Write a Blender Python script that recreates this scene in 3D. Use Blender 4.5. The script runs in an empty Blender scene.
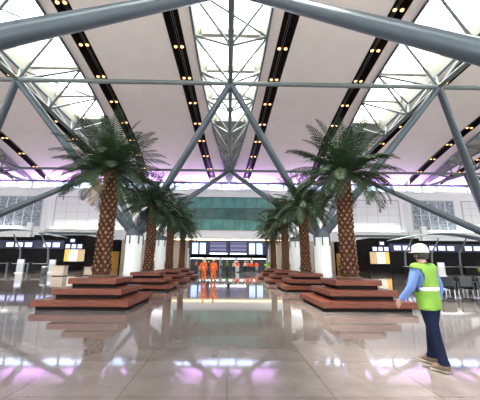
import bpy, bmesh, math, random
from mathutils import Vector, Matrix, Quaternion
R = random.Random(7)
C = bpy.context.scene.collection
PI = math.pi
sc = bpy.context.scene

# ------------------------------------------------------------------ materials
def mat(name, col, rough=.5, metal=0., emit=0., ecol=None, var=0., scale=8., bump=0., spec=.5):
    m = bpy.data.materials.new(name); m.use_nodes = True
    nt = m.node_tree; b = nt.nodes['Principled BSDF']
    b.inputs['Base Color'].default_value = (*col, 1)
    b.inputs['Roughness'].default_value = rough
    b.inputs['Metallic'].default_value = metal
    b.inputs['Specular IOR Level'].default_value = spec
    if emit:
        b.inputs['Emission Color'].default_value = (*(ecol or col), 1)
        b.inputs['Emission Strength'].default_value = emit
    if var or bump:
        tc = nt.nodes.new('ShaderNodeTexCoord')
        n = nt.nodes.new('ShaderNodeTexNoise'); n.inputs['Scale'].default_value = scale
        n.inputs['Detail'].default_value = 5
        nt.links.new(tc.outputs['Object'], n.inputs['Vector'])
        if var:
            r = nt.nodes.new('ShaderNodeValToRGB')
            r.color_ramp.elements[0].position = .3; r.color_ramp.elements[1].position = .7
            r.color_ramp.elements[0].color = (*[c*(1-var) for c in col], 1)
            r.color_ramp.elements[1].color = (*[min(1, c*(1+var)) for c in col], 1)
            nt.links.new(n.outputs['Fac'], r.inputs['Fac'])
            nt.links.new(r.outputs['Color'], b.inputs['Base Color'])
        if bump:
            bp = nt.nodes.new('ShaderNodeBump'); bp.inputs['Strength'].default_value = bump
            nt.links.new(n.outputs['Fac'], bp.inputs['Height'])
            nt.links.new(bp.outputs['Normal'], b.inputs['Normal'])
    return m

def floor_mat():
    m = bpy.data.materials.new('polished_stone'); m.use_nodes = True
    nt = m.node_tree; b = nt.nodes['Principled BSDF']
    tc = nt.nodes.new('ShaderNodeTexCoord')
    br = nt.nodes.new('ShaderNodeTexBrick')
    br.offset = 0; br.inputs['Scale'].default_value = 1
    br.inputs['Brick Width'].default_value = 1.2; br.inputs['Row Height'].default_value = 1.2
    br.inputs['Mortar Size'].default_value = .006
    br.inputs['Color1'].default_value = (.178, .146, .140, 1)
    br.inputs['Color2'].default_value = (.142, .114, .109, 1)
    br.inputs['Mortar'].default_value = (.10, .078, .07, 1)
    nt.links.new(tc.outputs['Object'], br.inputs['Vector'])
    n = nt.nodes.new('ShaderNodeTexNoise'); n.inputs['Scale'].default_value = 1.7; n.inputs['Detail'].default_value = 9
    n.inputs['Roughness'].default_value = .65
    nt.links.new(tc.outputs['Object'], n.inputs['Vector'])
    mx = nt.nodes.new('ShaderNodeMixRGB'); mx.blend_type = 'OVERLAY'; mx.inputs['Fac'].default_value = .5
    nt.links.new(br.outputs['Color'], mx.inputs['Color1']); nt.links.new(n.outputs['Fac'], mx.inputs['Color2'])
    nt.links.new(mx.outputs['Color'], b.inputs['Base Color'])
    b.inputs['Roughness'].default_value = .045
    b.inputs['Specular IOR Level'].default_value = .62
    bp = nt.nodes.new('ShaderNodeBump'); bp.inputs['Strength'].default_value = .006
    nt.links.new(n.outputs['Fac'], bp.inputs['Height']); nt.links.new(bp.outputs['Normal'], b.inputs['Normal'])
    return m

def wood_mat():
    m = bpy.data.materials.new('red_brown_timber'); m.use_nodes = True
    nt = m.node_tree; b = nt.nodes['Principled BSDF']
    tc = nt.nodes.new('ShaderNodeTexCoord')
    mp = nt.nodes.new('ShaderNodeMapping'); mp.inputs['Scale'].default_value = (1.2, 14, 14)
    n = nt.nodes.new('ShaderNodeTexNoise'); n.inputs['Scale'].default_value = 2.2; n.inputs['Detail'].default_value = 8
    nt.links.new(tc.outputs['Object'], mp.inputs['Vector']); nt.links.new(mp.outputs['Vector'], n.inputs['Vector'])
    r = nt.nodes.new('ShaderNodeValToRGB')
    r.color_ramp.elements[0].color = (.075, .018, .010, 1); r.color_ramp.elements[1].color = (.19, .05, .023, 1)
    r.color_ramp.elements[0].position = .3; r.color_ramp.elements[1].position = .72
    nt.links.new(n.outputs['Fac'], r.inputs['Fac']); nt.links.new(r.outputs['Color'], b.inputs['Base Color'])
    b.inputs['Roughness'].default_value = .42; b.inputs['Specular IOR Level'].default_value = .28
    return m

def pane_mat(name, tint, mixf):
    m = bpy.data.materials.new(name); m.use_nodes = True
    nt = m.node_tree; nt.nodes.clear()
    o = nt.nodes.new('ShaderNodeOutputMaterial'); mx = nt.nodes.new('ShaderNodeMixShader')
    t = nt.nodes.new('ShaderNodeBsdfTransparent'); t.inputs['Color'].default_value = (*tint, 1)
    tr = nt.nodes.new('ShaderNodeBsdfTranslucent'); tr.inputs['Color'].default_value = (*tint, 1)
    mx.inputs['Fac'].default_value = mixf
    nt.links.new(t.outputs[0], mx.inputs[1]); nt.links.new(tr.outputs[0], mx.inputs[2]); nt.links.new(mx.outputs[0], o.inputs[0])
    return m

def pattern_glass():
    m = mat('etched_glass', (.5, .58, .63), .25)
    nt = m.node_tree; b = nt.nodes['Principled BSDF']
    tc = nt.nodes.new('ShaderNodeTexCoord'); v = nt.nodes.new('ShaderNodeTexNoise'); v.inputs['Scale'].default_value = 2.6; v.inputs['Detail'].default_value = 3
    r = nt.nodes.new('ShaderNodeValToRGB')
    r.color_ramp.elements[0].color = (.12, .17, .21, 1); r.color_ramp.elements[1].color = (.40, .47, .52, 1)
    r.color_ramp.elements[0].position = .38; r.color_ramp.elements[1].position = .62
    nt.links.new(tc.outputs['Object'], v.inputs['Vector']); nt.links.new(v.outputs['Fac'], r.inputs['Fac'])
    nt.links.new(r.outputs['Color'], b.inputs['Base Color'])
    return m

def screen_mat(name, c1, c2, s, freq):
    m = bpy.data.materials.new(name); m.use_nodes = True
    nt = m.node_tree; b = nt.nodes['Principled BSDF']
    b.inputs['Base Color'].default_value = (.02, .02, .03, 1); b.inputs['Roughness'].default_value = .2
    tc = nt.nodes.new('ShaderNodeTexCoord'); w = nt.nodes.new('ShaderNodeTexWave'); w.bands_direction = 'Z'
    w.inputs['Scale'].default_value = freq
    r = nt.nodes.new('ShaderNodeValToRGB'); r.color_ramp.elements[0].color = (*c1, 1); r.color_ramp.elements[1].color = (*c2, 1)
    nt.links.new(tc.outputs['Object'], w.inputs['Vector']); nt.links.new(w.outputs['Fac'], r.inputs['Fac'])
    nt.links.new(r.outputs['Color'], b.inputs['Emission Color']); b.inputs['Emission Strength'].default_value = s
    return m

M = dict(
    floor=floor_mat(), wood=wood_mat(),
    ceil=mat('ceiling_panel', (.78, .705, .66), .7, var=.03, scale=.5),
    soffit=mat('pale_soffit', (.74, .72, .68), .6),
    black=mat('black_trough', (.014, .010, .008), .6, spec=.15),
    rail=mat('grey_rail', (.22, .21, .21), .4, .5),
    endsoffit=mat('grey_end_soffit', (.42, .45, .44), .6),
    curb=mat('skylight_curb', (.40, .385, .34), .6),
    steel=mat('blue_grey_paint', (.070, .092, .112), .32, .15, spec=.6),
    steel2=mat('pale_grey_paint', (.12, .14, .142), .4, .1),
    wall=mat('white_wall', (.86, .875, .88), .6, var=.02, scale=.3),
    panel=mat('pale_panel', (.78, .80, .80), .5),
    gridline=mat('panel_joint', (.48, .50, .51), .6),
    frame=mat('grey_frame', (.42, .47, .52), .5),
    teal=mat('teal_glass_dark_reflection', (.028, .125, .10), .12, var=.45, scale=.35, spec=.8),  # same glazing with a dark reflection put into its colour
    teal2=mat('pale_teal_glass', (.08, .28, .235), .15, var=.3, scale=.5, spec=.8),
    tealdk=mat('dark_mullion', (.03, .09, .09), .4),
    white=mat('white_column', (.82, .83, .84), .35),
    collar=mat('dark_collar', (.07, .085, .10), .4, .3),
    dark=mat('near_black', (.009, .008, .009), .6, spec=.12),
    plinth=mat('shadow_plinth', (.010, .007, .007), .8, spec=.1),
    beige=mat('beige_stone', (.52, .42, .34), .5, var=.08, scale=2),
    gold=mat('gold_door', (.62, .34, .07), .35, .2),
    trunk=mat('palm_trunk', (.060, .027, .017), .9, spec=.1, var=.35, scale=9, bump=.4),
    boot=mat('palm_leaf_base', (.21, .112, .062), .85, spec=.15, var=.5, scale=7),
    frond=mat('palm_frond', (.020, .040, .016), .55, spec=.2, var=.5, scale=1.3),
    dryf=mat('dry_frond', (.14, .095, .04), .7, var=.3),
    soil=mat('bark_mulch', (.12, .07, .045), .95, var=.4, scale=15, bump=.6),
    warm=mat('warm_light', (1, .8, .5), .5, emit=2.6, ecol=(1, .50, .17)),
    strip=mat('warm_cove', (1, .8, .5), .5, emit=4, ecol=(1, .80, .48)),
    purp=mat('violet_led', (.6, .3, 1), .5, emit=4, ecol=(.62, .25, 1)),
    cool=mat('white_light', (1, 1, 1), .5, emit=5, ecol=(.95, .97, 1)),
    lampbody=mat('lamp_housing', (.10, .08, .07), .4, .5),
    shopwarm=mat('warm_shop_glow', (.8, .6, .35), .6, emit=.65, ecol=(1, .72, .40)),  # emission here and below stands in for the shops' interior lighting
    shopcool=mat('pale_shop_glow', (.8, .8, .75), .6, emit=1.0, ecol=(1, .92, .75)),
    shopamber=mat('amber_shop_glow', (.9, .5, .1), .6, emit=1.1, ecol=(1, .55, .12)),
    screen=screen_mat('flight_screen', (.20, .42, 1), (.75, .88, 1), 1.9, .9),
    screen2=screen_mat('counter_screen', (.25, .28, .9), (.85, .85, 1), 2.0, 2.5),
    banner=screen_mat('dim_screen', (.02, .03, .12), (.14, .12, .30), 1.0, .35),
    navy=mat('navy_board', (.015, .02, .07), .4),
    metal=mat('brushed_steel', (.55, .56, .58), .3, .9),
    glassdoor=mat('door_glass', (.018, .022, .028), .3, spec=.3),
    kiosk=mat('kiosk_white', (.50, .50, .51), .4),
    seatfab=mat('charcoal_vinyl', (.010, .014, .020), .45),
    tan=mat('tan_planter', (.42, .30, .18), .6, var=.1),
    leaf=mat('yellow_green_leaf', (.22, .34, .05), .6, var=.4, scale=5),
    skin=mat('skin', (.42, .25, .17), .6),
    hiviz=mat('hi_vis_lime', (.13, .26, .02), .7, var=.08),
    blue=mat('blue_cotton', (.09, .16, .36), .8, var=.1),
    navycloth=mat('navy_cloth', (.006, .009, .026), .9, spec=.1),
    orange=mat('orange_cloth', (.80, .14, .02), .8, var=.1),
    redor=mat('red_orange_cloth', (.85, .10, .03), .8),
    pink=mat('pale_pink_cloth', (.75, .42, .38), .8),
    greycl=mat('grey_cloth', (.30, .30, .30), .8),
    blackcl=mat('black_cloth', (.02, .02, .02), .8),
    whitecl=mat('white_cloth', (.75, .75, .75), .8),
    yellow=mat('yellow_helmet', (.85, .52, .04), .3),
    helmw=mat('white_helmet', (.55, .52, .48), .3),
    refl=mat('reflective_tape', (.70, .72, .70), .3),
    hair=mat('dark_hair', (.02, .015, .012), .7),
    shoe=mat('brown_boot', (.10, .065, .045), .6),
    sole=mat('pale_sole', (.38, .33, .26), .7),
    pane=pane_mat('frosted_pane', (.97, 1, .97), .35),
    pane2=pane_mat('clerestory_pane', (.78, .86, 1), .3),
)
M['trunk_i'] = None

# ------------------------------------------------------------------ mesh helpers
class MB:
    def __init__(s): s.v = []; s.f = []; s.mi = []; s.cur = 0; s.smooth = False
    def add(s, vs, fs):
        o = len(s.v); s.v += [tuple(v) for v in vs]
        s.f += [tuple(i+o for i in f) for f in fs]; s.mi += [s.cur]*len(fs)
    def box(s, x0, x1, y0, y1, z0, z1):
        s.add([(x0,y0,z0),(x1,y0,z0),(x1,y1,z0),(x0,y1,z0),(x0,y0,z1),(x1,y0,z1),(x1,y1,z1),(x0,y1,z1)],
              [(0,3,2,1),(4,5,6,7),(0,1,5,4),(1,2,6,5),(2,3,7,6),(3,0,4,7)])
        return s
    def bevbox(s, x0, x1, y0, y1, z0, z1, b):
        bm = bmesh.new(); bmesh.ops.create_cube(bm, size=1)
        for v in bm.verts:
            v.co = Vector(((x0+x1)/2+v.co.x*(x1-x0), (y0+y1)/2+v.co.y*(y1-y0), (z0+z1)/2+v.co.z*(z1-z0)))
        bmesh.ops.bevel(bm, geom=bm.edges[:], offset=b, segments=2, affect='EDGES', profile=.5)
        bm.verts.index_update()
        s.add([v.co for v in bm.verts], [[v.index for v in f.verts] for f in bm.faces]); bm.free()
        return s
    def path(s, pts, rads, n=12, cap=True):
        pts = [Vector(p) for p in pts]
        if not hasattr(rads, '__len__'): rads = [rads]*len(pts)
        vs = []; fs = []
        t0 = (pts[1]-pts[0]).normalized()
        u = t0.orthogonal().normalized()
        for i, p in enumerate(pts):
            t = (pts[min(i+1, len(pts)-1)]-pts[max(i-1, 0)]).normalized()
            u = (u-t*u.dot(t)).normalized(); w = t.cross(u)
            for k in range(n):
                a = 2*PI*k/n
                vs.append(p+(u*math.cos(a)+w*math.sin(a))*rads[i])
        for i in range(len(pts)-1):
            for k in range(n):
                a, b = i*n+k, i*n+(k+1) % n
                fs.append((a, b, b+n, a+n))
        if cap:
            fs.append(tuple(reversed(range(n)))); fs.append(tuple((len(pts)-1)*n+k for k in range(n)))
        s.add(vs, fs); return s
    def lathe(s, prof, cx=0, cy=0, n=24):
        vs = []; fs = []
        for r, z in prof:
            for k in range(n):
                a = 2*PI*k/n; vs.append((cx+r*math.cos(a), cy+r*math.sin(a), z))
        for i in range(len(prof)-1):
            for k in range(n):
                a, b = i*n+k, i*n+(k+1) % n
                fs.append((a, b, b+n, a+n))
        fs.append(tuple(reversed(range(n)))); fs.append(tuple((len(prof)-1)*n+k for k in range(n)))
        s.add(vs, fs); return s
    def sheet(s, x0, x1, ys, zf, th, dx0=None, dx1=None):   # a slab following a height profile along Y; edges may curve in plan
        c0 = x0 if callable(x0) else (lambda y: x0); c1 = x1 if callable(x1) else (lambda y: x1)
        t0 = dx0 or c0; t1 = dx1 or c1                      # plan edges of the top face, if splayed
        vs = []; fs = []
        for y in ys:
            z = zf(y); vs += [(c0(y),y,z),(c1(y),y,z),(t1(y),y,z+th),(t0(y),y,z+th)]
        for i in range(len(ys)-1):
            o = i*4
            for k in range(4): fs.append((o+k, o+(k+1) % 4, o+4+(k+1) % 4, o+4+k))
        fs.append((3,2,1,0)); o = (len(ys)-1)*4; fs.append((o, o+1, o+2, o+3))
        s.add(vs, fs); return s
    def build(s, name, m, parent=None, loc=(0,0,0), smooth=False):
        me = bpy.data.meshes.new(name); me.from_pydata(s.v, [], s.f)
        for x in (m if isinstance(m, (list, tuple)) else [m]): me.materials.append(x)
        me.polygons.foreach_set('material_index', s.mi)
        bm = bmesh.new(); bm.from_mesh(me); bmesh.ops.recalc_face_normals(bm, faces=bm.faces); bm.to_mesh(me); bm.free()
        if smooth:
            me.polygons.foreach_set('use_smooth', [True]*len(me.polygons))
        me.update()
        o = bpy.data.objects.new(name, me); C.objects.link(o); o.location = loc
        if smooth:
            md = o.modifiers.new('es', 'EDGE_SPLIT'); md.split_angle = math.radians(40)
        if parent: o.parent = parent
        return o

def tag(o, label, cat, group=None, kind=None):
    o['label'] = label; o['category'] = cat
    if group: o['group'] = group
    if kind: o['kind'] = kind
    return o
def thing(name, label, cat, loc=(0,0,0), rz=0, group=None):
    o = bpy.data.objects.new(name, None); C.objects.link(o); o.empty_display_size = .2
    o.location = loc; o.rotation_euler = (0,0,rz)
    return tag(o, label, cat, group)
def struct(o, label, cat):
    o['kind'] = 'structure'; o['label'] = label; o['category'] = cat; return o
def dup(root, loc=None, rz=None, label=None):
    r = root.copy(); C.objects.link(r)
    if loc is not None: r.location = loc
    if rz is not None: r.rotation_euler = (0,0,rz)
    if label: r['label'] = label
    for ch in list(root.children):
        c = ch.copy(); C.objects.link(c); c.parent = r
        for g in list(ch.children):
            d = g.copy(); C.objects.link(d); d.parent = c
    return r
def side(x): return 'left' if x < 0 else 'right'
def frange(a, b, st):
    out = []; v = a
    while v < b-1e-6: out.append(v); v += st
    out.append(b); return out
ORD = ['first','second','third','fourth','fifth','sixth','seventh','eighth','ninth','tenth']

# ------------------------------------------------------------------ the hall
P = 25.0                                   # roof bay
WALLY = 72.0
def curve(keys):
    def fn(y):
        if y <= keys[0][0]: return keys[0][1]
        for i in range(len(keys)-1):
            (a, za), (b, zb) = keys[i], keys[i+1]
            if y <= b:
                t = (y-a)/(b-a); p0 = keys[max(i-1,0)]; p3 = keys[min(i+2,len(keys)-1)]
                ma = (zb-p0[1])/(b-p0[0])*(b-a); mb = (p3[1]-za)/(p3[0]-a)*(b-a)
                return (2*t**3-3*t*t+1)*za+(t**3-2*t*t+t)*ma+(-2*t**3+3*t*t)*zb+(t**3-t*t)*mb
        return keys[-1][1]
    return fn
roofz = curve([(-14,29.2),(10,29.2),(25,28.6),(31,28.1),(41,27.1),(51,25.7),(61,23.9),(73,21.45)])
skw = curve([(-14,4.5),(15,4.5),(25,4.45),(38,4.05),(51,2.95),(62,1.55),(72,.35)])     # skylight opening, half width
slc = curve([(-14,6.8),(15,6.8),(25.5,6.77),(37.3,6.33),(51.4,5.75),(62,5.0),(72,4.0)])  # slot centre line
SHW = .85
YS = frange(-13, 72, 2.0)
HX = 3*P
fl = MB().box(-HX-1, HX+1, -14, 79, -.3, 0).build('floor', M['floor']); struct(fl, 'polished pinkish grey stone floor of the hall', 'floor')
for k in range(-3, 4):
    cx = k*P
    for s in (-1, 1):
        if abs(cx+s*2) > HX+.1: continue
        e = [lambda y, s=s: cx+s*(skw(y)+.02), lambda y, s=s: cx+s*(slc(y)-SHW-.04)]
        if s < 0: e.reverse()
        o = MB().sheet(e[0], e[1], YS, roofz, .14).build('ceiling', M['ceil'])
        struct(o, 'narrow pale ceiling strip beside a skylight', 'ceiling')
    if k < 3:
        o = MB().sheet(lambda y: cx+slc(y)+SHW+.04, lambda y: cx+P-slc(y)-SHW-.04, YS, roofz, .14).build('ceiling', M['ceil'])
        struct(o, 'broad pale pinkish ceiling band between two light slots', 'ceiling')
ST = [18.56+6.07*j for j in range(-5, 9)]       # roof stations along the hall
SN = {0:'over the middle of the hall', -1:'left of the middle one', 1:'right of the middle one', -2:'second left of the middle one', 2:'second right of the middle one',
      -3:'at the far left edge of the roof', 3:'at the far right edge of the roof'}
PEND = 50.0                                     # the glazing stops here, a grey soffit closes the tapering end
n = 0
for k in range(-3, 4):
    n += 1; cx = k*P
    yp = [y for y in YS if y <= PEND]; yc = [y for y in YS if y >= PEND-2.1]
    pw = lambda y: max(.15, skw(y)-.7)
    w = MB().sheet(lambda y: cx-pw(y), lambda y: cx+pw(y), yp, lambda y: roofz(y)+1.5, .05).build('window_%d' % n, M['pane'])
    struct(w, 'long bright skylight '+SN[k], 'skylight')
    MB().sheet(lambda y: cx-pw(y), lambda y: cx+pw(y), yc, lambda y: roofz(y)+1.5, .05).build('end_soffit', M['endsoffit'], w)
    for s in (-1, 1):
        MB().sheet(lambda y: cx+s*skw(y)-.05, lambda y: cx+s*skw(y)+.05, YS, lambda y: roofz(y)-.05, 1.55,
                   lambda y: cx+s*pw(y)-.05, lambda y: cx+s*pw(y)+.05).build('skylight_curb', M['curb'], w)
    for y in ST:
        if y < 66: MB().box(cx-pw(y), cx+pw(y), y-.3, y+.3, roofz(y)+.7, roofz(y)+1.5).build('glazing_bar', M['curb'], w)
        if 49 < y+3 < 66: MB().box(cx-pw(y+3), cx+pw(y+3), y+2.9, y+3.1, roofz(y+3)+1.1, roofz(y+3)+1.5).build('glazing_bar', M['curb'], w)

# light slots and their twin spotlights
def slot_name(k, s):
    if k == 0: return ('left' if s < 0 else 'right')+' of the central skylight'
    inner = (k < 0) == (s > 0)
    w = 'left' if k < 0 else 'right'
    return ('inner' if inner else 'outer')+' side of the '+('second ' if abs(k) == 2 else '')+'skylight to the '+w
SPY = [20.6+5.6*j for j in range(0, 9)]
def make_spot():
    t = thing('spotlight', '', 'spotlight')
    b = MB(); b.box(-.50, .50, -.07, .07, .14, .22); b.box(-.04, .04, -.04, .04, .2, .5); b.build('bracket', M['lampbody'], t)
    for s in (-1, 1):
        h = MB().lathe([(.09,.24),(.17,.18),(.195,0),(.17,0),(.15,.06)], s*.40, 0, 14).build('lamp_housing', M['lampbody'], t)
        MB().lathe([(.05,-.09),(.16,-.06),(.21,.01),(.21,.05)], s*.40, 0, 14).build('lens', M['warm'], h)
    return t
spot0 = None
for k in range(-2, 3):
    cx = k*P
    for s in (-1, 1):
        ctr = lambda y: cx+s*slc(y)
        nm = slot_name(k, s)
        t = thing('light_slot', 'long black recessed light slot on the '+nm if k else 'long black recessed light slot just '+nm, 'light slot', (ctr(30), 30, roofz(30)), 0, 'black light slots in the ceiling')
        L = Vector(t.location)
        q = MB()
        ys = frange(-13, 71.8, 2.0)
        for (x0, x1, lo, th) in ((-SHW-.04, -SHW+.02, -.06, 1.3), (SHW-.02, SHW+.04, -.06, 1.3), (-SHW, SHW, 1.15, .09)):
            q.sheet(lambda y: ctr(y)+x0, lambda y: ctr(y)+x1, ys, lambda y: roofz(y)+lo, th)
        q.v = [tuple(Vector(v)-L) for v in q.v]; q.build('trough', M['black'], t)
        for xr in (-.14, .10):
            q = MB().sheet(lambda y: ctr(y)+xr, lambda y: ctr(y)+xr+.05, ys, lambda y: roofz(y)+.55, .07)
            q.v = [tuple(Vector(v)-L) for v in q.v]; q.build('rail', M['rail'], t)
        for y in SPY:
            if k == 0 and y < 23: continue
            if abs(k) == 2 and y < 40: continue
            if spot0 is None: spot0 = make_spot(); o = spot0
            else: o = dup(spot0)
            o.location = (ctr(y), y, roofz(y)+.02)
            o['label'] = 'small warm twin spotlight, black slot '+(nm if k == 0 else nm.replace(' of the ', ' of ').replace('to the ', 'on the '))
            o['group'] = 'twin spotlights, '+nm

# roof trusses under the skylights, cross tubes
Y1, NZ, Y2, NZ2 = 30.7, 22.26, 58.0, 20.3
chordz = curve([(-14,NZ),(18,NZ),(Y1,NZ),(45,21.4),(Y2,NZ2),(70,20.9)])
TN = {0:'triangular grey steel roof truss under the central skylight', -1:'triangular grey steel roof truss under the skylight left of the central one', 1:'triangular grey steel roof truss under the skylight right of the central one',
      -2:'triangular steel roof truss under the second skylight on the left', 2:'triangular steel roof truss under the second skylight on the right'}
for k in range(-2, 3):
    cx = k*P; t = thing('roof_truss', TN[k], 'truss', (cx, Y1, NZ), 0, 'triangular skylight trusses')
    def loc(p): return (p[0], p[1]-Y1, p[2]-NZ)
    MB().path([loc((0,y,chordz(y))) for y in frange(-8, 70, 3)], .28).build('bottom_chord', M['steel2'], t, smooth=True)
    for s in (-1, 1):
        MB().path([loc((s*skw(y), y, roofz(y)-.22)) for y in frange(-8, 70, 2)], .17, 8).build('top_chord', M['steel'], t, smooth=True)
    tp = lambda s, y: loc((s*skw(y), y, roofz(y)-.22))
    for i, y in enumerate(ST):
        if y < 5 or y > 64: continue
        for s in (-1, 1):
            for dy in (-.9, 5.17):
                MB().path([loc((0,y,chordz(y))), tp(s,y+dy)], .15, 8).build('brace', M['steel2'], t, smooth=True)
        if i % 2 == 0: MB().path([tp(-1,y-.9), tp(1,y+5.17)], .12, 8).build('brace', M['steel2'], t, smooth=True)
for y, z, lab in ((Y1, NZ, 'long grey cross tube spanning the hall, nearer of the two'), (Y2, NZ2, 'long grey cross tube spanning the hall below the violet ceiling, farther of the two')):
    tag(MB().path([(-HX+.3,y,z),(HX-.3,y,z)], .27, 14).build('cross_tube', M['steel2'], smooth=True), lab, 'steel tube', 'cross tubes under the roof')

# ------------------------------------------------------------------ columns with tree arms
def column(x, y, hz, ends, label, r0=.56, r1=.38, rad=1.08):
    t = thing('roof_column', label, 'column', (x, y, 0), 0, 'white round columns with steel arms')
    MB().lathe([(rad+.05,0),(rad+.05,.12),(rad,.14),(rad,hz-.02)], n=28).build('shaft', M['white'], t, smooth=True)
    c = MB().lathe([(rad,hz-.03),(rad+.05,hz),(rad+.05,hz+.35),(rad-.02,hz+.75),(.3,hz+.9)], n=28).build('collar', M['collar'], t, smooth=True)
    for a in range(6):
        an = a*PI/3+.3; ca, sa = math.cos(an), math.sin(an)
        f = MB().bevbox(-.03, .16, -.07, .07, hz-1.15, hz+.1, .02)
        f.v = [((rad-.02+v[0])*ca-v[1]*sa, (rad-.02+v[0])*sa+v[1]*ca, v[2]) for v in f.v]
        f.build('fin', M['collar'], c)
    for e in ends:
        d = Vector((e[0]-x, e[1]-y, 0)); d.normalize(); d *= rad*.45
        MB().path([(d.x, d.y, hz+.45), (e[0]-x, e[1]-y, e[2])], [r0, r1], 16).build('arm', M['steel'], t, smooth=True)
    return t
CX = 12.9
for x in (-62.5, -37.5, -CX, CX, 37.5, 62.5):
    s = 1 if x > 0 else -1; i = {12.9:0, 37.5:1, 62.5:2}[abs(x)]; inn, out = s*P*i, s*P*(i+1)
    ends = [(inn,Y1,NZ),(out,Y1,NZ),(inn,Y2,NZ2),(out,Y2,NZ2)]
    if i == 2: ends = [(inn,Y1,NZ),(inn,Y2,NZ2)]
    column(x, 40.2, 5.0, ends, ['white round column with dark collar behind the %s palm row, nearest of its row' % side(x),
        'column whose long arms enter from the %s edge of the photo' % side(x), 'outermost column on the %s, outside the palm rows' % side(x)][i])
for x in (-CX, CX):
    s = -1 if x < 0 else 1
    column(x, 7.6, 6.4, [(0,18.6,NZ),(s*P,18.6,NZ)], 'column whose thick blue grey arm crosses the top %s corner' % side(x), .50, .40)
    column(x, 56.5, 5.6, [(s*P,Y2,NZ2)], 'white column beyond the third palm of the %s row' % side(x), .5, .38)
    tag(MB().lathe([(.66,0),(.66,.15),(.6,.17),(.6,6.72)], x*.86, 70.6, 24).build('portal_column', M['white'], smooth=True), 'slim white column at the %s jamb of the gate portal' % side(x), 'column')

# ------------------------------------------------------------------ timber platforms and palms
def make_platform():
    t = thing('planter_platform', '', 'platform')
    tiers = ((1.47, 0, .30), (1.11, .30, .61), (.79, .61, .92))
    for h, z0, z1 in tiers:
        o = MB().bevbox(-h, h, -h, h, z1-.185, z1, .012)
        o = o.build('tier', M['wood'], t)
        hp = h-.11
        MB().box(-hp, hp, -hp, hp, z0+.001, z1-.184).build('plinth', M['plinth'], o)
    MB().lathe([(.44,.92),(.47,.97),(.40,1.0)], n=20).build('mulch_bed', M['soil'], t)
    return t

def make_trunk(seed):
    rr = random.Random(seed)
    q = MB(); H = 3.88
    rad = lambda z: .235+.07*max(0, 1-z/.5)+.03*max(0, (z-3.0)/.88)
    bend = lambda z: (.02*math.sin(z*.9+seed), .03*math.sin(z*.7+seed*2))
    pts = [(*bend(z), z) for z in frange(0, H, .2)]
    q.path(pts, [rad(p[2]) for p in pts], 18)
    rows = 25; n = 9
    for j in range(rows):
        z = .08+j*(H-.2)/rows
        for i in range(n):
            a = 2*PI*(i+.5*(j % 2))/n+rr.uniform(-.05,.05)
            bx, by = bend(z); r = rad(z)
            ca, sa = math.cos(a), math.sin(a)
            w = .088+rr.uniform(-.012,.012); h = .175; out = .06+rr.uniform(0,.03)
            loc = [(-w, r-.02, h*.38),(0, r-.015, -.02),(w, r-.02, h*.38),(0, r-.02, h*.95),
                   (-w*.62, r+out*.75, h*.55),(0, r+out*.45, h*.12),(w*.62, r+out*.75, h*.55),(0, r+out, h*.86)]
            vs = [(bx+ca*y-sa*x, by+sa*y+ca*x, z+zz) for x, y, zz in loc]
            q.cur = 0; q.add(vs, [(0,1,5,4),(1,2,6,5),(2,3,7,6),(3,0,4,7)])
            q.cur = 1; o = len(q.v)-8; q.f.append((o+4,o+5,o+6,o+7)); q.mi.append(1)
    q.cur = 0
    return q

def make_crown(seed, nf=66):
    rr = random.Random(seed); q = MB()
    for f in range(nf):
        t = f/nf
        az = f*2.39996+rr.uniform(-.2,.2)
        el = math.radians(86-108*t**.85+rr.uniform(-8,8))     # upright in the heart, drooping at the skirt
        L = (2.35-.35*t)*rr.uniform(.9,1.08)
        
        droop = math.radians(rr.uniform(60,110)*(.55+.9*t) if t < .6 else rr.uniform(65,105))
        q.cur = 1 if (t > .93 and rr.random() < .3) else 0
        steps = 11; p = Vector((.12*math.cos(az), .12*math.sin(az), .06*(1-t))); pts = [p.copy()]; dirs = []
        azc = az; da = rr.uniform(-.02,.02)
        for i in range(steps):
            e = el-droop*(i/steps)**1.5; azc += da
            d = Vector((math.cos(e)*math.cos(azc), math.cos(e)*math.sin(azc), math.sin(e)))
            dirs.append(d); p = p+d*L/steps; pts.append(p.copy())
        dirs.append(dirs[-1])
        q.path(pts, [.03*(1-i/(steps+1.5)) for i in range(steps+1)], 4, cap=False)
        sidev = Vector((-math.sin(az), math.cos(az), 0))
        nl = 32
        for j in range(2, nl+1):
            s = j/nl*steps; i = min(int(s), steps-1); fr = s-i
            b = pts[i].lerp(pts[i+1], fr); d = dirs[i]
            up = sidev.cross(d).normalized()
            if up.z < 0: up = -up
            ll = .50*math.sin(PI*min(1,.12+.86*j/nl))**.7*rr.uniform(.85,1.1)*(.55 if j < 5 else 1)
            for sg in (-1, 1):
                ld = (d*.75+sidev*sg*.85+up*.28+Vector((0,0,-.10))).normalized()
                tip = b+ld*ll+Vector((0,0,-.26*ll*ll*4))
                w = d*.026; mid = b.lerp(tip, .45)+Vector((0,0,.02))
                q.add([b-w*.5, b+w*.5, mid+w, mid-w, tip], [(0,1,2,3),(3,2,4)])
    return q
crowns = [make_crown(s) for s in (3, 11, 23)]
trunks = [make_trunk(s) for s in (1, 5)]
cm = []; tm = []
PY = [10.8, 17.0, 22.8, 28.9]
plat0 = None
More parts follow.
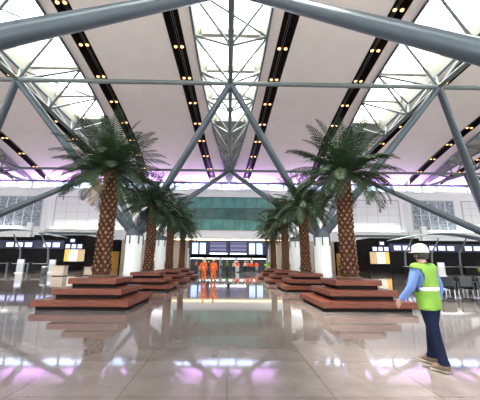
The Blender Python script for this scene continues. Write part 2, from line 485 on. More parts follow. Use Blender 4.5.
for sd, px in ((-1, -4.50), (1, 4.38)):
    for i, y in enumerate(PY):
        sn = side(sd)
        if plat0 is None: plat0 = make_platform(); o = plat0
        else: o = dup(plat0)
        o.location = (px, y, 0); o['group'] = 'stepped timber platforms under the palms'
        pos = ['nearest the camera', 'second from the camera', 'third from the camera', 'farthest from the camera'][i]
        o['label'] = 'stepped reddish timber platform in the %s row, %s' % (sn, pos)
        rz = R.uniform(0, 6); t = thing('palm_tree', 'date palm with scaly trunk in the %s row, %s' % (sn, pos), 'palm tree', (px+.04*sd, y+.02, 1.0), rz, 'palms on the timber platforms')
        ti = i % 2; ci = (i+(sd > 0)) % 3
        if len(tm) <= ti: tm.append(None)
        key = 'T%d' % ti
        if key not in bpy.data.meshes:
            a = trunks[ti].build('trunk', [M['trunk'], M['boot']], t); a.data.name = key
        else:
            a = bpy.data.objects.new('trunk', bpy.data.meshes[key]); C.objects.link(a); a.parent = t
        key = 'K%d' % ci
        if key not in bpy.data.meshes:
            c = crowns[ci].build('crown', [M['frond'], M['dryf']], t); c.data.name = key
        else:
            c = bpy.data.objects.new('crown', bpy.data.meshes[key]); C.objects.link(c); c.parent = t
        c.location = (0, 0, 3.80)
        sc_ = [1, .98, 1.0, .97][i]; t.scale = (sc_, sc_, sc_)

# ------------------------------------------------------------------ far wall
def wpart(m, name, mt, x0, x1, z0, z1, y0, y1, parent=None): return MB().box(x0,x1,y0,y1,z0,z1).build(name, M[mt], parent)
W = WALLY
q = MB(); q.box(-HX, HX, W, W+.4, 9.2, 19.6); q.box(-HX, HX, W, W+.4, 21.35, 23.2)
wb = q.build('wall_back', M['wall']); struct(wb, 'white upper wall at the end of the hall', 'wall')
fa = MB().box(-HX, HX, W-.7, W+.4, 6.75, 9.2).build('trim_1', M['wall']); struct(fa, 'white fascia band under the upper wall', 'fascia')
MB().box(-HX, HX, W-.85, W-.7, 9.0, 9.25).build('ledge', M['soffit'], fa)
n = 20
x = -66.0
while x < 66:
    n += 1
    w = MB().box(x+.12, x+3.88, W+.1, W+.16, 19.6, 21.35).build('window_%d' % n, M['pane2'])
    struct(w, 'bright clerestory pane in the strip below the roof', 'window')
    MB().box(x-.2, x+.2, W-.05, W+.3, 19.6, 21.35).build('window_frame', M['frame'], w)
    x += 4.0
tb = MB().box(-HX, HX, W-.8, W, 19.3, 19.6).build('trim_2', M['wall']); struct(tb, 'white sill under the clerestory', 'sill')
tb = MB().box(-HX, HX, W-.3, W-.02, 21.2, 21.6).build('trim_3', M['collar']); struct(tb, 'grey head rail over the clerestory', 'rail')

def wall_panel(x0, x1, nx, nz, glass, label):
    t = thing('wall_panel', label, 'wall panel', ((x0+x1)/2, W, 9.9))
    cx = (x0+x1)/2; h = 7.5
    MB().box(x0-cx, x1-cx, -.10, -.001, 0, h).build('sheet', pattern if glass else M['panel'], t)
    fr = MB(); a, b = x0-cx, x1-cx
    for z in (0, h): fr.box(a-.12, b+.12, -.2, -.1, z-.12, z+.12)
    for xx in (a, b): fr.box(xx-.12, xx+.12, -.2, -.1, 0, h)
    fr.build('frame', M['gridline'], t)
    g = MB(); wd = .18 if glass else .06
    for i in range(1, nx): g.box(a+(b-a)*i/nx-wd/2, a+(b-a)*i/nx+wd/2, -.15, -.1, .1, h-.1)
    for i in range(1, nz): g.box(a, b, -.15, -.1, h*i/nz-.03, h*i/nz+.03)
    g.build('joints', M['whitecl'] if glass else M['gridline'], t)
pattern = pattern_glass()
for s in (-1, 1):
    e = sorted((s*26.5, s*43.3)); wall_panel(e[0], e[1], 6, 4, False, 'white gridded wall panel on the far wall, %s of the teal glass' % side(s))
    e = sorted((s*46.6, s*57.4)); wall_panel(e[0], e[1], 5, 2, True, 'blue grey patterned glass panel high on the %s of the far wall' % side(s))
    e = sorted((s*59.6, s*66)); wall_panel(e[0], e[1], 3, 4, False, 'white gridded wall panel at the %s end of the far wall' % side(s))
    p = MB().box(s*45-.5, s*45+.5, W-1.2, W-.01, 0, 9.25); p.box(s*45-.45, s*45+.45, W-.5, W-.01, 9.25, 16.6)
    struct(p.build('trim_%d' % (5+s), M['panel']), 'pale pilaster on the %s of the far wall' % side(s), 'pilaster')

# teal curtain wall in the middle
t = thing('curtain_wall', 'wide teal glass curtain wall in the middle of the far wall', 'glazing', (0, W, 9.25))
X0 = 12.6; rows = [(0,2.9,'teal2'),(2.9,5.6,'teal'),(5.6,8.4,'teal2')]  # middle row coloured darker to carry a reflection
nc = 9
for z0, z1, mt in rows:
    for i in range(nc):
        a = -X0+2*X0*i/nc; b = a+2*X0/nc
        MB().box(a+.06, b-.06, -.30, -.22, z0+.06, z1-.06).build('pane', M[mt], t)
fr = MB()
for i in range(nc+1):
    a = -X0+2*X0*i/nc; fr.box(a-.08, a+.08, -.38, -.01, 0, 8.4)
for z in (0, 2.9, 5.6, 8.4): fr.box(-X0, X0, -.40, -.01, z-.09, z+.09)
fr.build('mullions', M['tealdk'], t)

# ground storey: portal in the middle, stone walls, gold doors
sf = MB().box(-17, 17, W-6, W-.7, 6.72, 7.0).build('ceiling', M['soffit']); struct(sf, 'pale soffit over the gate portal', 'soffit')
cv = MB().box(-16.5, 16.5, W-5.9, W-5.75, 6.45, 6.72).build('cove_light', M['strip']); tag(cv, 'warm strip light along the soffit above the flight screens', 'strip light')
bw = MB().box(-HX, HX, W+6, W+6.4, 0, 7).build('wall_rear', M['dark']); struct(bw, 'dark rear wall behind the shops and gates', 'wall')
struct(MB().box(-HX, HX, W+.4, W+6.4, 6.75, 7).build('ceiling', M['dark']), 'dark ceiling above shops', 'ceiling')
nd = 0
for s in (-1, 1):
    a = sorted((s*9.3, s*14.0))
    o = MB().box(a[0], a[1], W-1.6, W-.4, 0, 6.72).build('wall_'+('portal_left' if s < 0 else 'portal_right'), M['beige'])
    struct(o, 'beige stone wall on the %s of the flight screens' % side(s), 'wall')
    a = sorted((s*19.5, s*25.5))
    o = MB().box(a[0], a[1], W-1.6, W-.4, 0, 6.74).build('wall_'+('stone_left' if s < 0 else 'stone_right'), M['beige'])
    struct(o, 'beige stone wall beyond the white column on the %s' % side(s), 'wall')
    a = sorted((s*28.3, s*35.0))
    o = MB().box(a[0], a[1], W-1.6, W-.4, 0, 6.74).build('wall_'+('gold_side_left' if s < 0 else 'gold_side_right'), M['beige'])
    struct(o, 'beige stone wall beside the gold door on the %s' % side(s), 'wall')
    o = MB().box(s*40.4-.5, s*40.4+.5, 59.2, 60.0, 0, 9.2).build('trim_%d' % (8+s), M['panel'])
    struct(o, 'white square pier at the outer end of the %s shop' % side(s), 'pier')
    nd += 1
    a = sorted((s*26, s*28.2))
    d = MB().box(a[0], a[1], W-1.5, W-1.3, 0, 3.9).build('door_%d' % nd, M['gold']); struct(d, 'gold coloured door panel on the %s' % side(s), 'door')
    MB().box(a[0], a[1], W-1.55, W-1.2, 3.9, 6.7).build('transom', M['dark'], d)
    a = sorted((s*14.2, s*19.2))
    d = MB().box(a[0], a[1], W-.6, W-.5, 0, 4.2).build('window_%d' % (10+nd), M['shopwarm']); struct(d, 'warm lit glazing between stone walls on the %s' % side(s), 'window')
    g = MB()
    for i in range(5): g.box(a[0]+i*1.25-.06, a[0]+i*1.25+.06, W-.68, W-.6, 0, 4.2)
    g.box(a[0], a[1], W-.7, W-.6, 4.2, 6.7); g.build('window_frame', M['beige'], d)

# flight information board
t = thing('flight_board', 'wide dark flight information board with four blue white screens hung in the gate portal', 'display board', (0, W-5, 3.0))
MB().box(-9.1, 9.1, -.15, .15, .25, 3.45).build('backing', M['navy'], t)
for x0 in (-8.3, -6.6, 4.6, 6.3):
    f = MB().bevbox(x0, x0+1.5, -.26, -.15, .35, 3.0, .03).build('screen_frame', M['dark'], t)
    MB().box(x0+.08, x0+1.42, -.28, -.26, .43, 2.9).build('screen', M['screen'], f)
for x0 in (-4.3, .3):
    f = MB().bevbox(x0, x0+3.9, -.24, -.15, .9, 3.2, .03).build('panel_frame', M['dark'], t)
    MB().box(x0+.1, x0+3.8, -.26, -.24, 1.0, 3.1).build('panel_screen', M['banner'], f)
MB().box(-4.2, -.3, -.24, -.15, .40, .62).build('light_bar', M['cool'], t); MB().box(.4, 4.0, -.24, -.15, .40, .62).build('light_bar', M['cool'], t)
for x0 in (-8.8, 0, 8.8): MB().path([(x0,0,3.4),(x0,0,3.72)], .06, 8).build('hanger', M['metal'], t)
# gate line below the board
for i, x0 in enumerate((-8.9, -5.3, -1.7, 1.9, 5.5)):
    t = thing('glass_gate', 'glass gate bay under the flight board, %s from the left' % ORD[i], 'gate', (x0+1.7, W-3.4, 0), 0, 'glass gates under the flight board')
    MB().box(-1.6, 1.6, -.03, .03, .05, 2.5).build('glass', M['glassdoor'], t)
    f = MB(); f.box(-1.72, -1.6, -.06, .06, 0, 2.6); f.box(1.6, 1.72, -.06, .06, 0, 2.6); f.box(-1.72, 1.72, -.06, .06, 2.5, 2.62); f.build('frame', M['metal'], t)
    MB().box(-1.5, 1.5, -.12, -.06, 2.35, 2.48).build('light_bar', M['cool'], t)
for s in (-1, 1):
    tag(MB().lathe([(.16,0),(.16,4.6)], s*9.0, W-6, 14).build('light_post', M['white'], smooth=True), 'slim white post at the %s end of the gate line' % side(s), 'post')

# shops under the fascia, left and right
def shop(s):
    sn = side(s)
    t = thing('shop_unit', 'dark fronted shop unit with warm lit interior on the %s beyond the palms' % sn, 'shop', (s*33.5, 62, 0))
    def B(name, mt, x0, x1, y0, y1, z0, z1, par=None):
        a, b = sorted((s*x0, s*x1)); return MB().box(a-s*33.5, b-s*33.5, y0-62, y1-62, z0, z1).build(name, M[mt], par or t)
    B('header', 'dark', 29.0, 39.6, 60, 60.5, 3.9, 6.75)
    B('roof', 'dark', 29.0, 39.6, 60.5, 66, 6.4, 6.75)
    B('rear_panel', 'dark', 29.0, 39.6, 65.6, 66, 0, 6.4)
    B('end_panel', 'dark', 29.0, 29.25, 60.5, 65.6, 0, 6.4); B('end_panel', 'dark', 39.35, 39.6, 60.5, 65.6, 0, 6.4)
    B('glow_panel', 'shopwarm', 31.3, 33.0, 65.3, 65.55, .9, 4.2)  # panels glow in place of lamps inside the shop
    B('glow_panel', 'shopcool', 33.2, 35.0, 65.3, 65.55, .9, 4.2)
    B('glow_panel', 'shopamber', 35.2, 36.6, 65.3, 65.55, .4, 4.2)
    B('glow_panel', 'shopamber', 38.2, 38.9, 60.3, 60.49, .6, 3.8)
    B('glow_panel', 'shopwarm', 29.9, 31.0, 65.3, 65.55, 1.2, 3.8)
    c = B('counter', 'dark', 29.4, 37.6, 60.4, 61.2, 0, 1.45)
    B('counter_top', 'collar', 29.3, 37.7, 60.25, 61.3, 1.45, 1.53, c)
    B('awning', 'collar', 25.9, 38.0, 58.8, 60, 6.85, 7.25)
    for i in range(3):
        f = B('monitor', 'navy', 29.5+i*1.2, 30.55+i*1.2, 59.8, 60, 4.0, 5.0)
        B('monitor_screen', 'screen2', 29.6+i*1.2, 30.45+i*1.2, 59.76, 59.8, 4.1, 4.9, f)
    f = B('monitor', 'navy', 31.0, 32.2, 59.8, 60, 5.2, 6.1); B('monitor_screen', 'screen2', 31.2, 32.0, 59.76, 59.8, 5.35, 5.95, f)
for s in (-1, 1): shop(s)

# check-in islands
def island(s):
    sn = side(s); ox, oy = s*34.0, 45.0
    t = thing('check_in_canopy', 'thin curved canopy over the dark check-in row at the %s edge' % sn, 'canopy', (ox, oy, 0))
    arc = [(-8+16*i/24, 0, 5.2+1.1*math.sin(PI*i/24)) for i in range(25)]
    MB().path(arc, .07, 10).build('arched_tube', M['frame'], t, smooth=True)
    MB().path([(p[0], 2.4, p[2]) for p in arc], .07, 10).build('arched_tube', M['frame'], t, smooth=True)
    g = MB()
    for i in range(24):
        a, b = arc[i], arc[i+1]
        g.add([(a[0],0,a[2]),(b[0],0,b[2]),(b[0],2.4,b[2]),(a[0],2.4,a[2]),(a[0],0,a[2]+.05),(b[0],0,b[2]+.05),(b[0],2.4,b[2]+.05),(a[0],2.4,a[2]+.05)],
              [(0,3,2,1),(4,5,6,7),(0,1,5,4),(2,3,7,6)])
    g.build('canopy_sheet', M['frame'], t)
    for xx in (-6.4, -2.2, 2.2, 6.4):
        MB().path([(xx,.4,0),(xx-.25*s,.4,1.6),(xx-.1*s,.4,3.2),(xx+.7*s,.4,4.4),(xx+1.3*s,.4,5.5)], [.16,.15,.13,.11,.09], 10).build('curved_leg', M['steel2'], t, smooth=True)
    h = thing('check_in_wall', 'dark check-in back wall with a row of bright monitors on the %s' % sn, 'check-in counter', (ox, oy+2.5, 0))
    MB().box(-7.6, 7.6, .1, .5, 0, 5.3).build('backing', M['dark'], h)
    MB().box(-7.6, 7.6, -.2, .1, 3.45, 4.75).build('monitor_rail', M['navy'], h)
    for i in range(10):
        x0 = -7.2+i*1.46
        if i in (3, 7): continue
        f = MB().bevbox(x0, x0+1.24, -.3, -.2, 3.62, 4.5, .02).build('monitor', M['dark'], h)
        MB().box(x0+.06, x0+1.18, -.33, -.3, 3.7, 4.42).build('monitor_screen', M['screen2'], f)
    for i in range(5):
        d = thing('check_in_desk', 'dark check-in desk with pale scale hood on the %s, %s from hall middle' % (sn, ORD[i]), 'desk', (ox-s*(6.0-i*3.0), oy, 0), 0, 'check-in desks on the '+sn)
        MB().bevbox(-1.0, 1.0, -.4, .4, 0, 1.1, .04).build('body', M['dark'], d)
        MB().bevbox(-1.08, 1.08, -.5, .45, 1.1, 1.16, .02).build('worktop', M['metal'], d)
        m = MB().bevbox(-.3, .3, .1, .16, 1.25, 1.65, .02).build('monitor', M['dark'], d); MB().box(-.05, .05, .12, .2, 1.15, 1.3).build('stand', M['dark'], m)
        MB().bevbox(1.15, 1.5, -.5, .4, 0, 1.3, .05).build('scale_hood', M['collar'], d)
for s in (-1, 1): island(s)

# bits in front of the check-in rows
def kiosk(x, y, rz, label):
    t = thing('self_service_kiosk', label, 'kiosk', (x, y, 0), rz, 'self service kiosks')
    MB().bevbox(-.45, .45, -.3, .3, 0, .1, .02).build('base', M['metal'], t)
    MB().bevbox(-.38, .38, -.2, .2, .1, 1.15, .05).build('body', M['kiosk'], t)
    f = MB().bevbox(-.40, .40, -.16, .04, 1.12, 1.72, .04).build('head', M['kiosk'], t)
    MB().box(-.30, .30, -.175, -.158, 1.22, 1.62).build('touch_screen', M['screen2'], f)
kiosk(-26.2, 38.0, .2, 'pale self service kiosk on the left, nearer the palms')
kiosk(-24.0, 41.0, .2, 'pale self service kiosk on the left, behind the other one')
kiosk(27.5, 38.0, -.2, 'pale self service kiosk on the right behind the walking man')
def crate(x, y, w, h, label):
    t = thing('counter_block', label, 'counter', (x, y, 0))
    MB().bevbox(-w/2, w/2, -.4, .4, .06, h, .02).build('body', M['beige'], t)
    MB().box(-w/2+.05, w/2-.05, -.35, .35, 0, .06).build('base', M['dark'], t)
    MB().bevbox(-w/2-.05, w/2+.05, -.45, .45, h, h+.05, .01).build('top', M['tan'], t)
crate(-17.3, 31.0, 1.2, 1.0, 'beige counter block on the floor left of the nearest palm')
crate(-15.2, 33.5, 1.3, .85, 'low beige counter block just behind the nearest left palm trunk')
crate(-31.0, 36.0, 2.6, 1.1, 'beige counter block at the left edge of the photo')
def litter_bin(x, y, label):
    t = thing('litter_bin', label, 'bin', (x, y, 0))
    MB().lathe([(.26,0),(.28,.05),(.28,.85)], n=20).build('body', M['collar'], t, smooth=True)
    MB().lathe([(.29,.85),(.29,.92),(.2,.98)], n=20).build('rim', M['metal'], t, smooth=True)
litter_bin(-19.2, 31.5, 'dark round litter bin left of the beige counter block')

# lounge seats and planter on the right
def armchair(x, y, rz, label):
    t = thing('lounge_seat', label, 'seat', (x, y, 0), rz, 'charcoal lounge seats on the right')
    MB().bevbox(-.36, .36, -.36, .30, .30, .46, .05).build('seat', M['seatfab'], t)
    b = MB().bevbox(-.36, .36, .24, .38, .34, .86, .05).build('backrest', M['seatfab'], t)
    for s in (-1, 1):
        MB().bevbox(s*.41-.05, s*.41+.05, -.36, .36, .22, .62, .03).build('armrest', M['seatfab'], t)
        for yy in (-.3, .3): MB().path([(s*.38,yy,0),(s*.38,yy,.24)], .025, 8).build('leg', M['metal'], t)
for i in range(4):
    armchair(11.0+i*.98, 15.3+.05*i, PI+.05*i, 'charcoal lounge seat on the right past the walking man, %s from the left' % ORD[i])
def planter(x, y, label):
    t = thing('planter', label, 'planter', (x, y, 0))
    MB().lathe([(.26,0),(.38,.9),(.40,.95),(.34,.95),(.33,.86)], n=4).build('pot', M['tan'], t)
    MB().lathe([(.3,.84),(.3,.87)], n=12).build('soil', M['soil'], t)
    q = MB(); rr = random.Random(4)
    for i in range(220):
        a = rr.uniform(0, 2*PI); e = rr.uniform(.1, 1.5); r = rr.uniform(.15, .42)
        b = Vector((0,0,1.05))+Vector((math.cos(a)*math.cos(e), math.sin(a)*math.cos(e), math.sin(e)))*r
        d = (b-Vector((0,0,.95))).normalized(); w = d.orthogonal().normalized()*.035
        q.add([b, b+d*.07+w, b+d*.17, b+d*.07-w], [(0,1,2,3)])
    q.build('foliage', M['leaf'], t)
planter(11.95, 13.4, 'tan tapered planter with yellow green foliage at the right edge')
planter(4.5, 33.2, 'small tan planter with green shrub past the far end of the right palm row')

# ------------------------------------------------------------------ people
def seg_dist(p, a, b):
    ab = b-a; t = max(0, min(1, (p-a).dot(ab)/ab.length_squared)); return (p-(a+ab*t)).length
def person(loc, rz, J, label, clothes, helmet=None, hair=None, sub=2, hands=False, group=None, vestbands=False):
    """J: joint name -> (x,y,z) in metres; the figure faces -Y"""
    rad = dict(pel=(.135,.105), waist=(.130,.098), chest=(.160,.112), neckb=(.075,.070), neck=(.052,.055), jaw=(.062,.075), head=(.078,.095), crown=(.055,.065),
               shl=(.068,.066), shr=(.068,.066), ell=(.044,.044), elr=(.044,.044), wrl=(.030,.030), wrr=(.030,.030), hal=(.040,.022), har=(.040,.022),
               hipl=(.092,.095), hipr=(.092,.095), knl=(.058,.060), knr=(.058,.060), anl=(.040,.042), anr=(.040,.042), tol=(.042,.030), tor=(.042,.030), hel=(.036,.036), her=(.036,.036))
    E_ = [('pel','waist','torso'),('waist','chest','torso'),('chest','neckb','torso'),('neckb','neck','neck'),('neck','jaw','head'),('jaw','head','head'),('head','crown','head'),
          ('chest','shl','torso'),('chest','shr','torso'),('shl','ell','arm'),('shr','elr','arm'),('ell','wrl','fore'),('elr','wrr','fore'),('wrl','hal','hand'),('wrr','har','hand'),
          ('pel','hipl','leg'),('pel','hipr','leg'),('hipl','knl','leg'),('hipr','knr','leg'),('knl','anl','leg'),('knr','anr','leg'),
          ('anl','tol','footl'),('anr','tor','footr'),('anl','hel','footl'),('anr','her','footr')]
    names = list(J); idx = {n: i for i, n in enumerate(names)}
    vs = [J[n] for n in names]; es = [(idx[a], idx[b]) for a, b, _ in E_]; rr = [rad[n] for n in names]; roots = [idx['pel']]
    segs = [(Vector(J[a]), Vector(J[b]), l) for a, b, l in E_]
    if hands:                                   # five curled fingers a hand
        for h, wr in (('hal','wrl'), ('har','wrr')):
            hp = Vector(J[h]); d = (hp-Vector(J[wr])).normalized(); acr = Vector((0,-1,0)); acr = (acr-d*acr.dot(d)).normalized(); nrm = d.cross(acr)
            inw = nrm if nrm.x*(-hp.x) > 0 else -nrm
            for f, (o, ln) in enumerate(((-.028,.062),(-.010,.074),(.009,.080),(.027,.072))):
                b = hp+acr*(-o); pts = [b, b+d*(.045), b+d*(.045+ln*.45)+inw*.010, b+d*(.045+ln*.8)+inw*.034]
                i0 = len(vs); roots.append(i0)
                for p in pts: vs.append(tuple(p)); rr.append((.0095,.0095))
                es += [(i0,i0+1),(i0+1,i0+2),(i0+2,i0+3)]; segs.append((pts[0], pts[3], 'hand'))
            b = hp-d*.025; pts = [b, b+acr*.04+d*.015, b+acr*.052+d*.05+inw*.012]
            i0 = len(vs); roots.append(i0)
            for p in pts: vs.append(tuple(p)); rr.append((.0105,.0105))
            es += [(i0,i0+1),(i0+1,i0+2)]; segs.append((pts[0], pts[2], 'hand'))
    me = bpy.data.meshes.new('tmp'); me.from_pydata(vs, es, [])
    ob = bpy.data.objects.new('tmp', me); C.objects.link(ob)
    sk = ob.modifiers.new('s', 'SKIN'); sk.use_smooth_shade = True
    layer = me.skin_vertices[0].data if me.skin_vertices else None
    if layer is None:
        bpy.context.view_layer.objects.active = ob
        bpy.ops.mesh.customdata_skin_add(); layer = me.skin_vertices[0].data
    for i, r in enumerate(rr): layer[i].radius = r; layer[i].use_root = i in roots
    ss = ob.modifiers.new('u', 'SUBSURF'); ss.levels = sub; ss.render_levels = sub
    dg = bpy.context.evaluated_depsgraph_get(); ev = ob.evaluated_get(dg)
    bme = bpy.data.meshes.new_from_object(ev); bme.name = 'body'
    bpy.data.objects.remove(ob)
    t = thing('person', label, 'person', loc, rz, group)
    bme.materials.clear(); bme.materials.append(M['skin'])
    for p in bme.polygons: p.material_index = 0; p.use_smooth = True
    body = bpy.data.objects.new('body', bme); C.objects.link(body); body.parent = t
    lab = []
    for v in bme.vertices: lab.append(min(segs, key=lambda s: seg_dist(v.co, s[0], s[1]))[2])
    for cname, cm_, parts, off, zr in clothes:
        mp = {}; keep = []
        for p in bme.polygons:
            ls = [lab[i] for i in p.vertices]
            if sum(l in parts for l in ls)*2 >= len(ls): keep.append(p)
        bm = bmesh.new()
        for p in keep:
            for i in p.vertices:
                if i not in mp: v = bme.vertices[i]; mp[i] = bm.verts.new(v.co+v.normal*off)
        for p in keep:
            try: bm.faces.new([mp[i] for i in p.vertices])
            except ValueError: pass
        for z, up in ((zr[0], -1), (zr[1], 1)):
            bmesh.ops.bisect_plane(bm, geom=bm.verts[:]+bm.edges[:]+bm.faces[:], plane_co=(0,0,z), plane_no=(0,0,up), clear_outer=True)
        if not bm.faces: bm.free(); continue
        cme = bpy.data.meshes.new(cname); bm.to_mesh(cme); bm.free(); cme.materials.append(M[cm_])
        o = bpy.data.objects.new(cname, cme); C.objects.link(o); o.parent = t
        o.data.polygons.foreach_set('use_smooth', [True]*len(o.data.polygons))
        md = o.modifiers.new('th', 'SOLIDIFY'); md.thickness = .006; md.offset = 1
    hd = Vector(J['head'])
    if hands:                                   # face
        f = MB(); fy = hd.y-.100
        f.add([(hd.x-.014,fy+.01,hd.z-.035),(hd.x+.014,fy+.01,hd.z-.035),(hd.x,fy-.018,hd.z-.035),(hd.x,fy+.006,hd.z+.02)], [(0,2,1),(0,3,2),(1,2,3),(0,1,3)])
        f.build('nose', M['skin'], t)
        for s in (-1, 1):
            e = MB(); e.lathe([(.002,-.009),(.009,-.004),(.009,.004),(.002,.009)], hd.x+s*.032, fy+.012, 10); e.v = [(a,b,c+hd.z+.012) for a,b,c in e.v]; e.build('eye', M['dark'], t, smooth=True)
            e = MB(); e.bevbox(hd.x+s*.086-.008, hd.x+s*.086+.008, hd.y-.018, hd.y+.022, hd.z-.04, hd.z+.025, .007); e.build('ear', M['skin'], t)
        MB().bevbox(hd.x-.024, hd.x+.024, fy+.012, fy+.022, hd.z-.068, hd.z-.058, .003).build('mouth', M['shoe'], t)
    if helmet:
        hz = hd.z+.035
        q = MB(); q.lathe([(.118,hz),(.118,hz+.02),(.112,hz+.06),(.090,hz+.105),(.05,hz+.130),(.012,hz+.136)], hd.x, hd.y, 20)
        h = q.build('helmet', M[helmet], t, smooth=True)
        b = MB().lathe([(.118,hz-.004),(.142,hz-.006),(.142,hz+.004),(.118,hz+.008)], hd.x, hd.y-.018, 20).build('brim', M[helmet], h, smooth=True)
    if hair:
        q = MB(); hz = hd.z
        q.lathe([(.07,hz-.075),(.092,hz-.05),(.100,hz),(.100,hz+.05),(.080,hz+.10),(.02,hz+.125)], hd.x, hd.y+.018, 16); q.build('hair', M[hair], t, smooth=True)
    return t

def joints(h=1.72, sw=0., arm=.25, lean=0., stance=.10, bend=.12):
    """standing or striding figure facing -Y; sw = stride half angle (left leg forward)"""
    k = h/1.74
    hip = .90; th, sh = .43, .42
    def leg(s, a, flex):
        hx = s*.085; hy, hz = 0, hip-.03
        ky, kz = hy-math.sin(a)*th, hz-math.cos(a)*th
        b = a-flex
        ay, az = ky-math.sin(b)*sh, kz-math.cos(b)*sh
        return (hx,hy,hz),(hx+s*stance*.2,ky,kz),(hx+s*stance*.3,ay,az)
    J = dict(pel=(0,0,hip+.03), waist=(0,-lean*.4,1.09), chest=(0,-lean,1.30), neckb=(0,-lean*1.2,1.43), neck=(0,-lean*1.3,1.50), jaw=(0,-lean*1.4-.012,1.565), head=(0,-lean*1.5,1.625), crown=(0,-lean*1.5+.01,1.69))
    for s, n, a, fx in ((1,'l',sw,.08*abs(sw)), (-1,'r',-sw,.35*abs(sw))):
        hp, kn, an = leg(s, a, fx)
        J['hip'+n], J['kn'+n], J['an'+n] = hp, kn, an
        lift = 0
        J['to'+n] = (an[0]+s*.02, an[1]-.165, an[2]-.055); J['he'+n] = (an[0], an[1]+.05, an[2]-.052)
        aa = -a*1.0
        shd = (s*.185, -lean*1.05, 1.395)
        ang = aa
        el = (s*(.21+arm*.12), shd[1]-math.sin(ang)*.29, shd[2]-math.cos(ang)*.29)
        wr = (s*(.22+arm*.16), el[1]-math.sin(ang+bend*2)*.25, el[2]-math.cos(ang+bend*2)*.25)
        ha = (wr[0], wr[1]-math.sin(ang+bend*2)*.07, wr[2]-math.cos(ang+bend*2)*.07)
        J['sh'+n], J['el'+n], J['wr'+n], J['ha'+n] = shd, el, wr, ha
    J = {n: (v[0]*k, v[1]*k, v[2]*k) for n, v in J.items()}
    lo = min(J[n][2]-.03 for n in ('tol','tor','hel','her'))
    return {n: (v[0], v[1], v[2]-lo) for n, v in J.items()}

# the walker in the foreground: strides left and away from the camera, planted foot behind
J = joints(1.66, -.2, .45, .03, .1, .25)
# heel of the rear foot lifted a little
wcl = [('trousers','navycloth',('leg',),.016,(.10,1.06)), ('shirt','blue',('arm','fore','neck'),.010,(.6,1.46)), ('hi_vis_vest','hiviz',('torso','leg'),.034,(.80,1.47)),
       ('reflective_band','refl',('torso',),.040,(1.07,1.12)), ('boot','shoe',('footl',),.014,(-.1,.2)), ('boot','shoe',('footr',),.014,(-.1,.2)), ('sole','sole',('footl',),.020,(-.1,.035)), ('sole','sole',('footr',),.020,(-.1,.035))]
hw = 1.05       # heading: turned from -Y
person((3.02, 4.52, 0), math.radians(204), J, 'person striding on the right in lime vest, blue shirt and white helmet', wcl, 'helmw', 'hair', 2, True)
# two workers in orange seen from behind
for i, (x, lab, st) in enumerate(((-2.03, 'person in orange coveralls and yellow helmet walking away, left of the pair', .22), (-1.23, 'person in orange coveralls and yellow helmet walking away, right of the pair', -.18))):
    J = joints(1.68, st, .5, .02, .14, .15)
    person((x, 24.6+.15*i, 0), PI+.1*(1-2*i), J, lab, [('coveralls','orange',('leg','torso','arm','fore','neck'),.03,(.12,1.46)), ('boot','blackcl',('footl',),.02,(-.1,.16)), ('boot','blackcl',('footr',),.02,(-.1,.16)), ('reflective_band','refl',('torso',),.042,(1.08,1.12))], 'yellow', None, 1)
# the group by the gates
grp = [(.95, 47.5, .2, 'pink', 'blackcl', 'helmw', 'person in a pale pink top and dark trousers, leftmost of the group by the gates'),
       (1.55, 48.0, -.1, 'redor', 'whitecl', 'yellow', 'person in a red-orange vest and white trousers in the group by the gates'),
       (2.75, 48.3, .3, 'pink', 'navycloth', 'helmw', 'person in a pale pink top and navy trousers in the middle of the group'),
       (3.2, 48.8, 0, 'orange', 'blackcl', 'yellow', 'person in an orange vest between the pale pink top and the red vest'),
       (3.75, 48.0, .2, 'redor', 'blackcl', 'yellow', 'person in a red-orange vest and black trousers, second from the right of the group'),
       (4.65, 48.8, -.2, 'redor', 'greycl', None, 'person in a red top and grey trousers, rightmost of the group by the gates'),
       (-.2, 49.0, .1, 'hiviz', 'blackcl', 'yellow', 'person in a lime vest and black trousers standing left of the orange group'),
       (-1.3, 52, 2.8, 'greycl', 'blackcl', None, 'person in grey standing behind the lime vest'),
       (-3.6, 54, 3.0, 'blackcl', 'blackcl', 'yellow', 'person in black with yellow helmet beyond the orange pair'),
       (-5.4, 55, .3, 'blackcl', 'greycl', None, 'person in a black top and grey trousers far left in the gateway'),
       (-4.6, 58, .1, 'hiviz', 'navycloth', 'yellow', 'person in a lime vest and navy trousers deep in the gateway'),
       (-6.4, 60, .3, 'redor', 'blackcl', 'helmw', 'person in a red vest with white helmet at the left of the gateway')]
for i, (x, y, rz, top, bot, hel, lab) in enumerate(grp):
    J = joints(1.64+.03*(i % 4), .04*((i % 3)-1), .35, 0, .12, .1)
    person((x, y, 0), rz, J, lab, [('top',top,('torso','arm','fore','neck'),.02,(.84,1.46)), ('trousers',bot,('leg',),.014,(.09,1.05)), ('shoe','blackcl',('footl',),.012,(-.1,.2)), ('shoe','blackcl',('footr',),.012,(-.1,.2))], hel, None if hel else 'hair', 1, False, 'people gathered by the gates')

# ------------------------------------------------------------------ light
w = bpy.data.worlds.new('sky'); sc.world = w; w.use_nodes = True
bg = w.node_tree.nodes['Background']; bg.inputs['Color'].default_value = (.93, .97, 1.0, 1); bg.inputs['Strength'].default_value = 5.2
def lamp(name, kind, loc, rot, energy, col, **kw):
    d = bpy.data.lights.new(name, kind); d.energy = energy; d.color = col
    for k_, v in kw.items(): setattr(d, k_, v)
    o = bpy.data.objects.new(name, d); C.objects.link(o); o.location = loc; o.rotation_euler = rot
    return o
lamp('sun', 'SUN', (0,0,40), (0, -math.atan(5.0/29), 0), 22.0, (1, .95, .88), angle=.06)
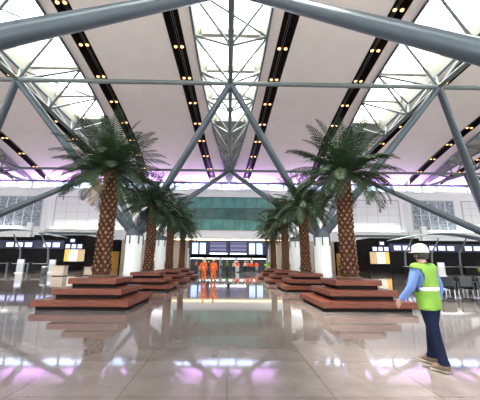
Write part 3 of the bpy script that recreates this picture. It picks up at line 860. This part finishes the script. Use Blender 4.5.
# violet cove uplighters standing on the sill of the clerestory
for k in range(-5, 5):
    cx = k*12.5+6.25
    lamp('violet_uplight', 'AREA', (cx, 71.42, 19.76), (math.radians(180+56), 0, 0), 2100, (.66, .30, 1), shape='RECTANGLE', size=7.0, size_y=.2)
    t = thing('cove_uplighter', 'slim uplighter on the clerestory sill washing the ceiling violet, %s from the left' % ORD[k+5], 'light fitting', (cx, 71.42, 19.6), 0, 'violet cove uplighters')
    q = MB(); q.box(-3.7, 3.7, -.18, .18, 0, .06); q.box(-3.7, 3.7, -.18, -.15, .06, .25); q.box(-3.7, 3.7, .15, .18, .06, .2); q.build('tray', M['wall'], t)
    MB().box(-3.6, 3.6, -.10, .10, .06, .09).build('led_strip', M['purp'], t)
# added fill lamps that brighten the upper wall from its ledge
for cx in (-58, -36, -21, 21, 36, 58):
    lamp('wall_fill', 'AREA', (cx, W-.50, 9.34), (math.radians(180-4), 0, 0), 380, (1, .98, .95), shape='RECTANGLE', size=14.0, size_y=.35)
# unseen rest of the shell, put in to limit daylight from sides and front
for s in (-1, 1):
    struct(MB().box(s*HX-.2+s*.2, s*HX+.2+s*.2, -14, 79, 0, 30).build('wall_'+side(s), M['wall']), 'white side wall of the hall on the %s' % side(s), 'wall')
struct(MB().box(-HX, HX, -14.4, -14, 12, 30).build('wall_front', M['wall']), 'unseen white wall over the glazed hall front, height set to limit daylight', 'wall')

# ------------------------------------------------------------------ camera
cd = bpy.data.cameras.new('camera'); cam = bpy.data.objects.new('camera', cd); C.objects.link(cam)
f = 290.0
cd.sensor_fit = 'HORIZONTAL'; cd.sensor_width = 36; cd.lens = 36*f/480
pitch = math.atan(63/f); yaw = .0167; roll = .008
cam.matrix_world = Matrix.Translation((0,0,1.45)) @ Matrix.Rotation(-yaw,4,'Z') @ Matrix.Rotation(PI/2+pitch,4,'X') @ Matrix.Rotation(roll,4,'Z')
cd.shift_x = 6.2/480
cd.clip_end = 400
sc.camera = cam
sc.view_settings.view_transform = 'Standard'; sc.view_settings.look = 'None'
sc.view_settings.gamma = 1; sc.view_settings.use_curve_mapping = False
sc.view_settings.exposure = 0.17
sc.cycles.max_bounces = 10; sc.cycles.diffuse_bounces = 6; sc.cycles.transparent_max_bounces = 12
sc.cycles.sample_clamp_indirect = 6
sc.cycles.use_denoising = True

for _o in bpy.data.objects:
    if 'label' in _o and len(_o['label'].replace('-', ' ').split()) > 15: print('LONGLABEL', _o.name, len(_o['label'].split()), _o['label'])
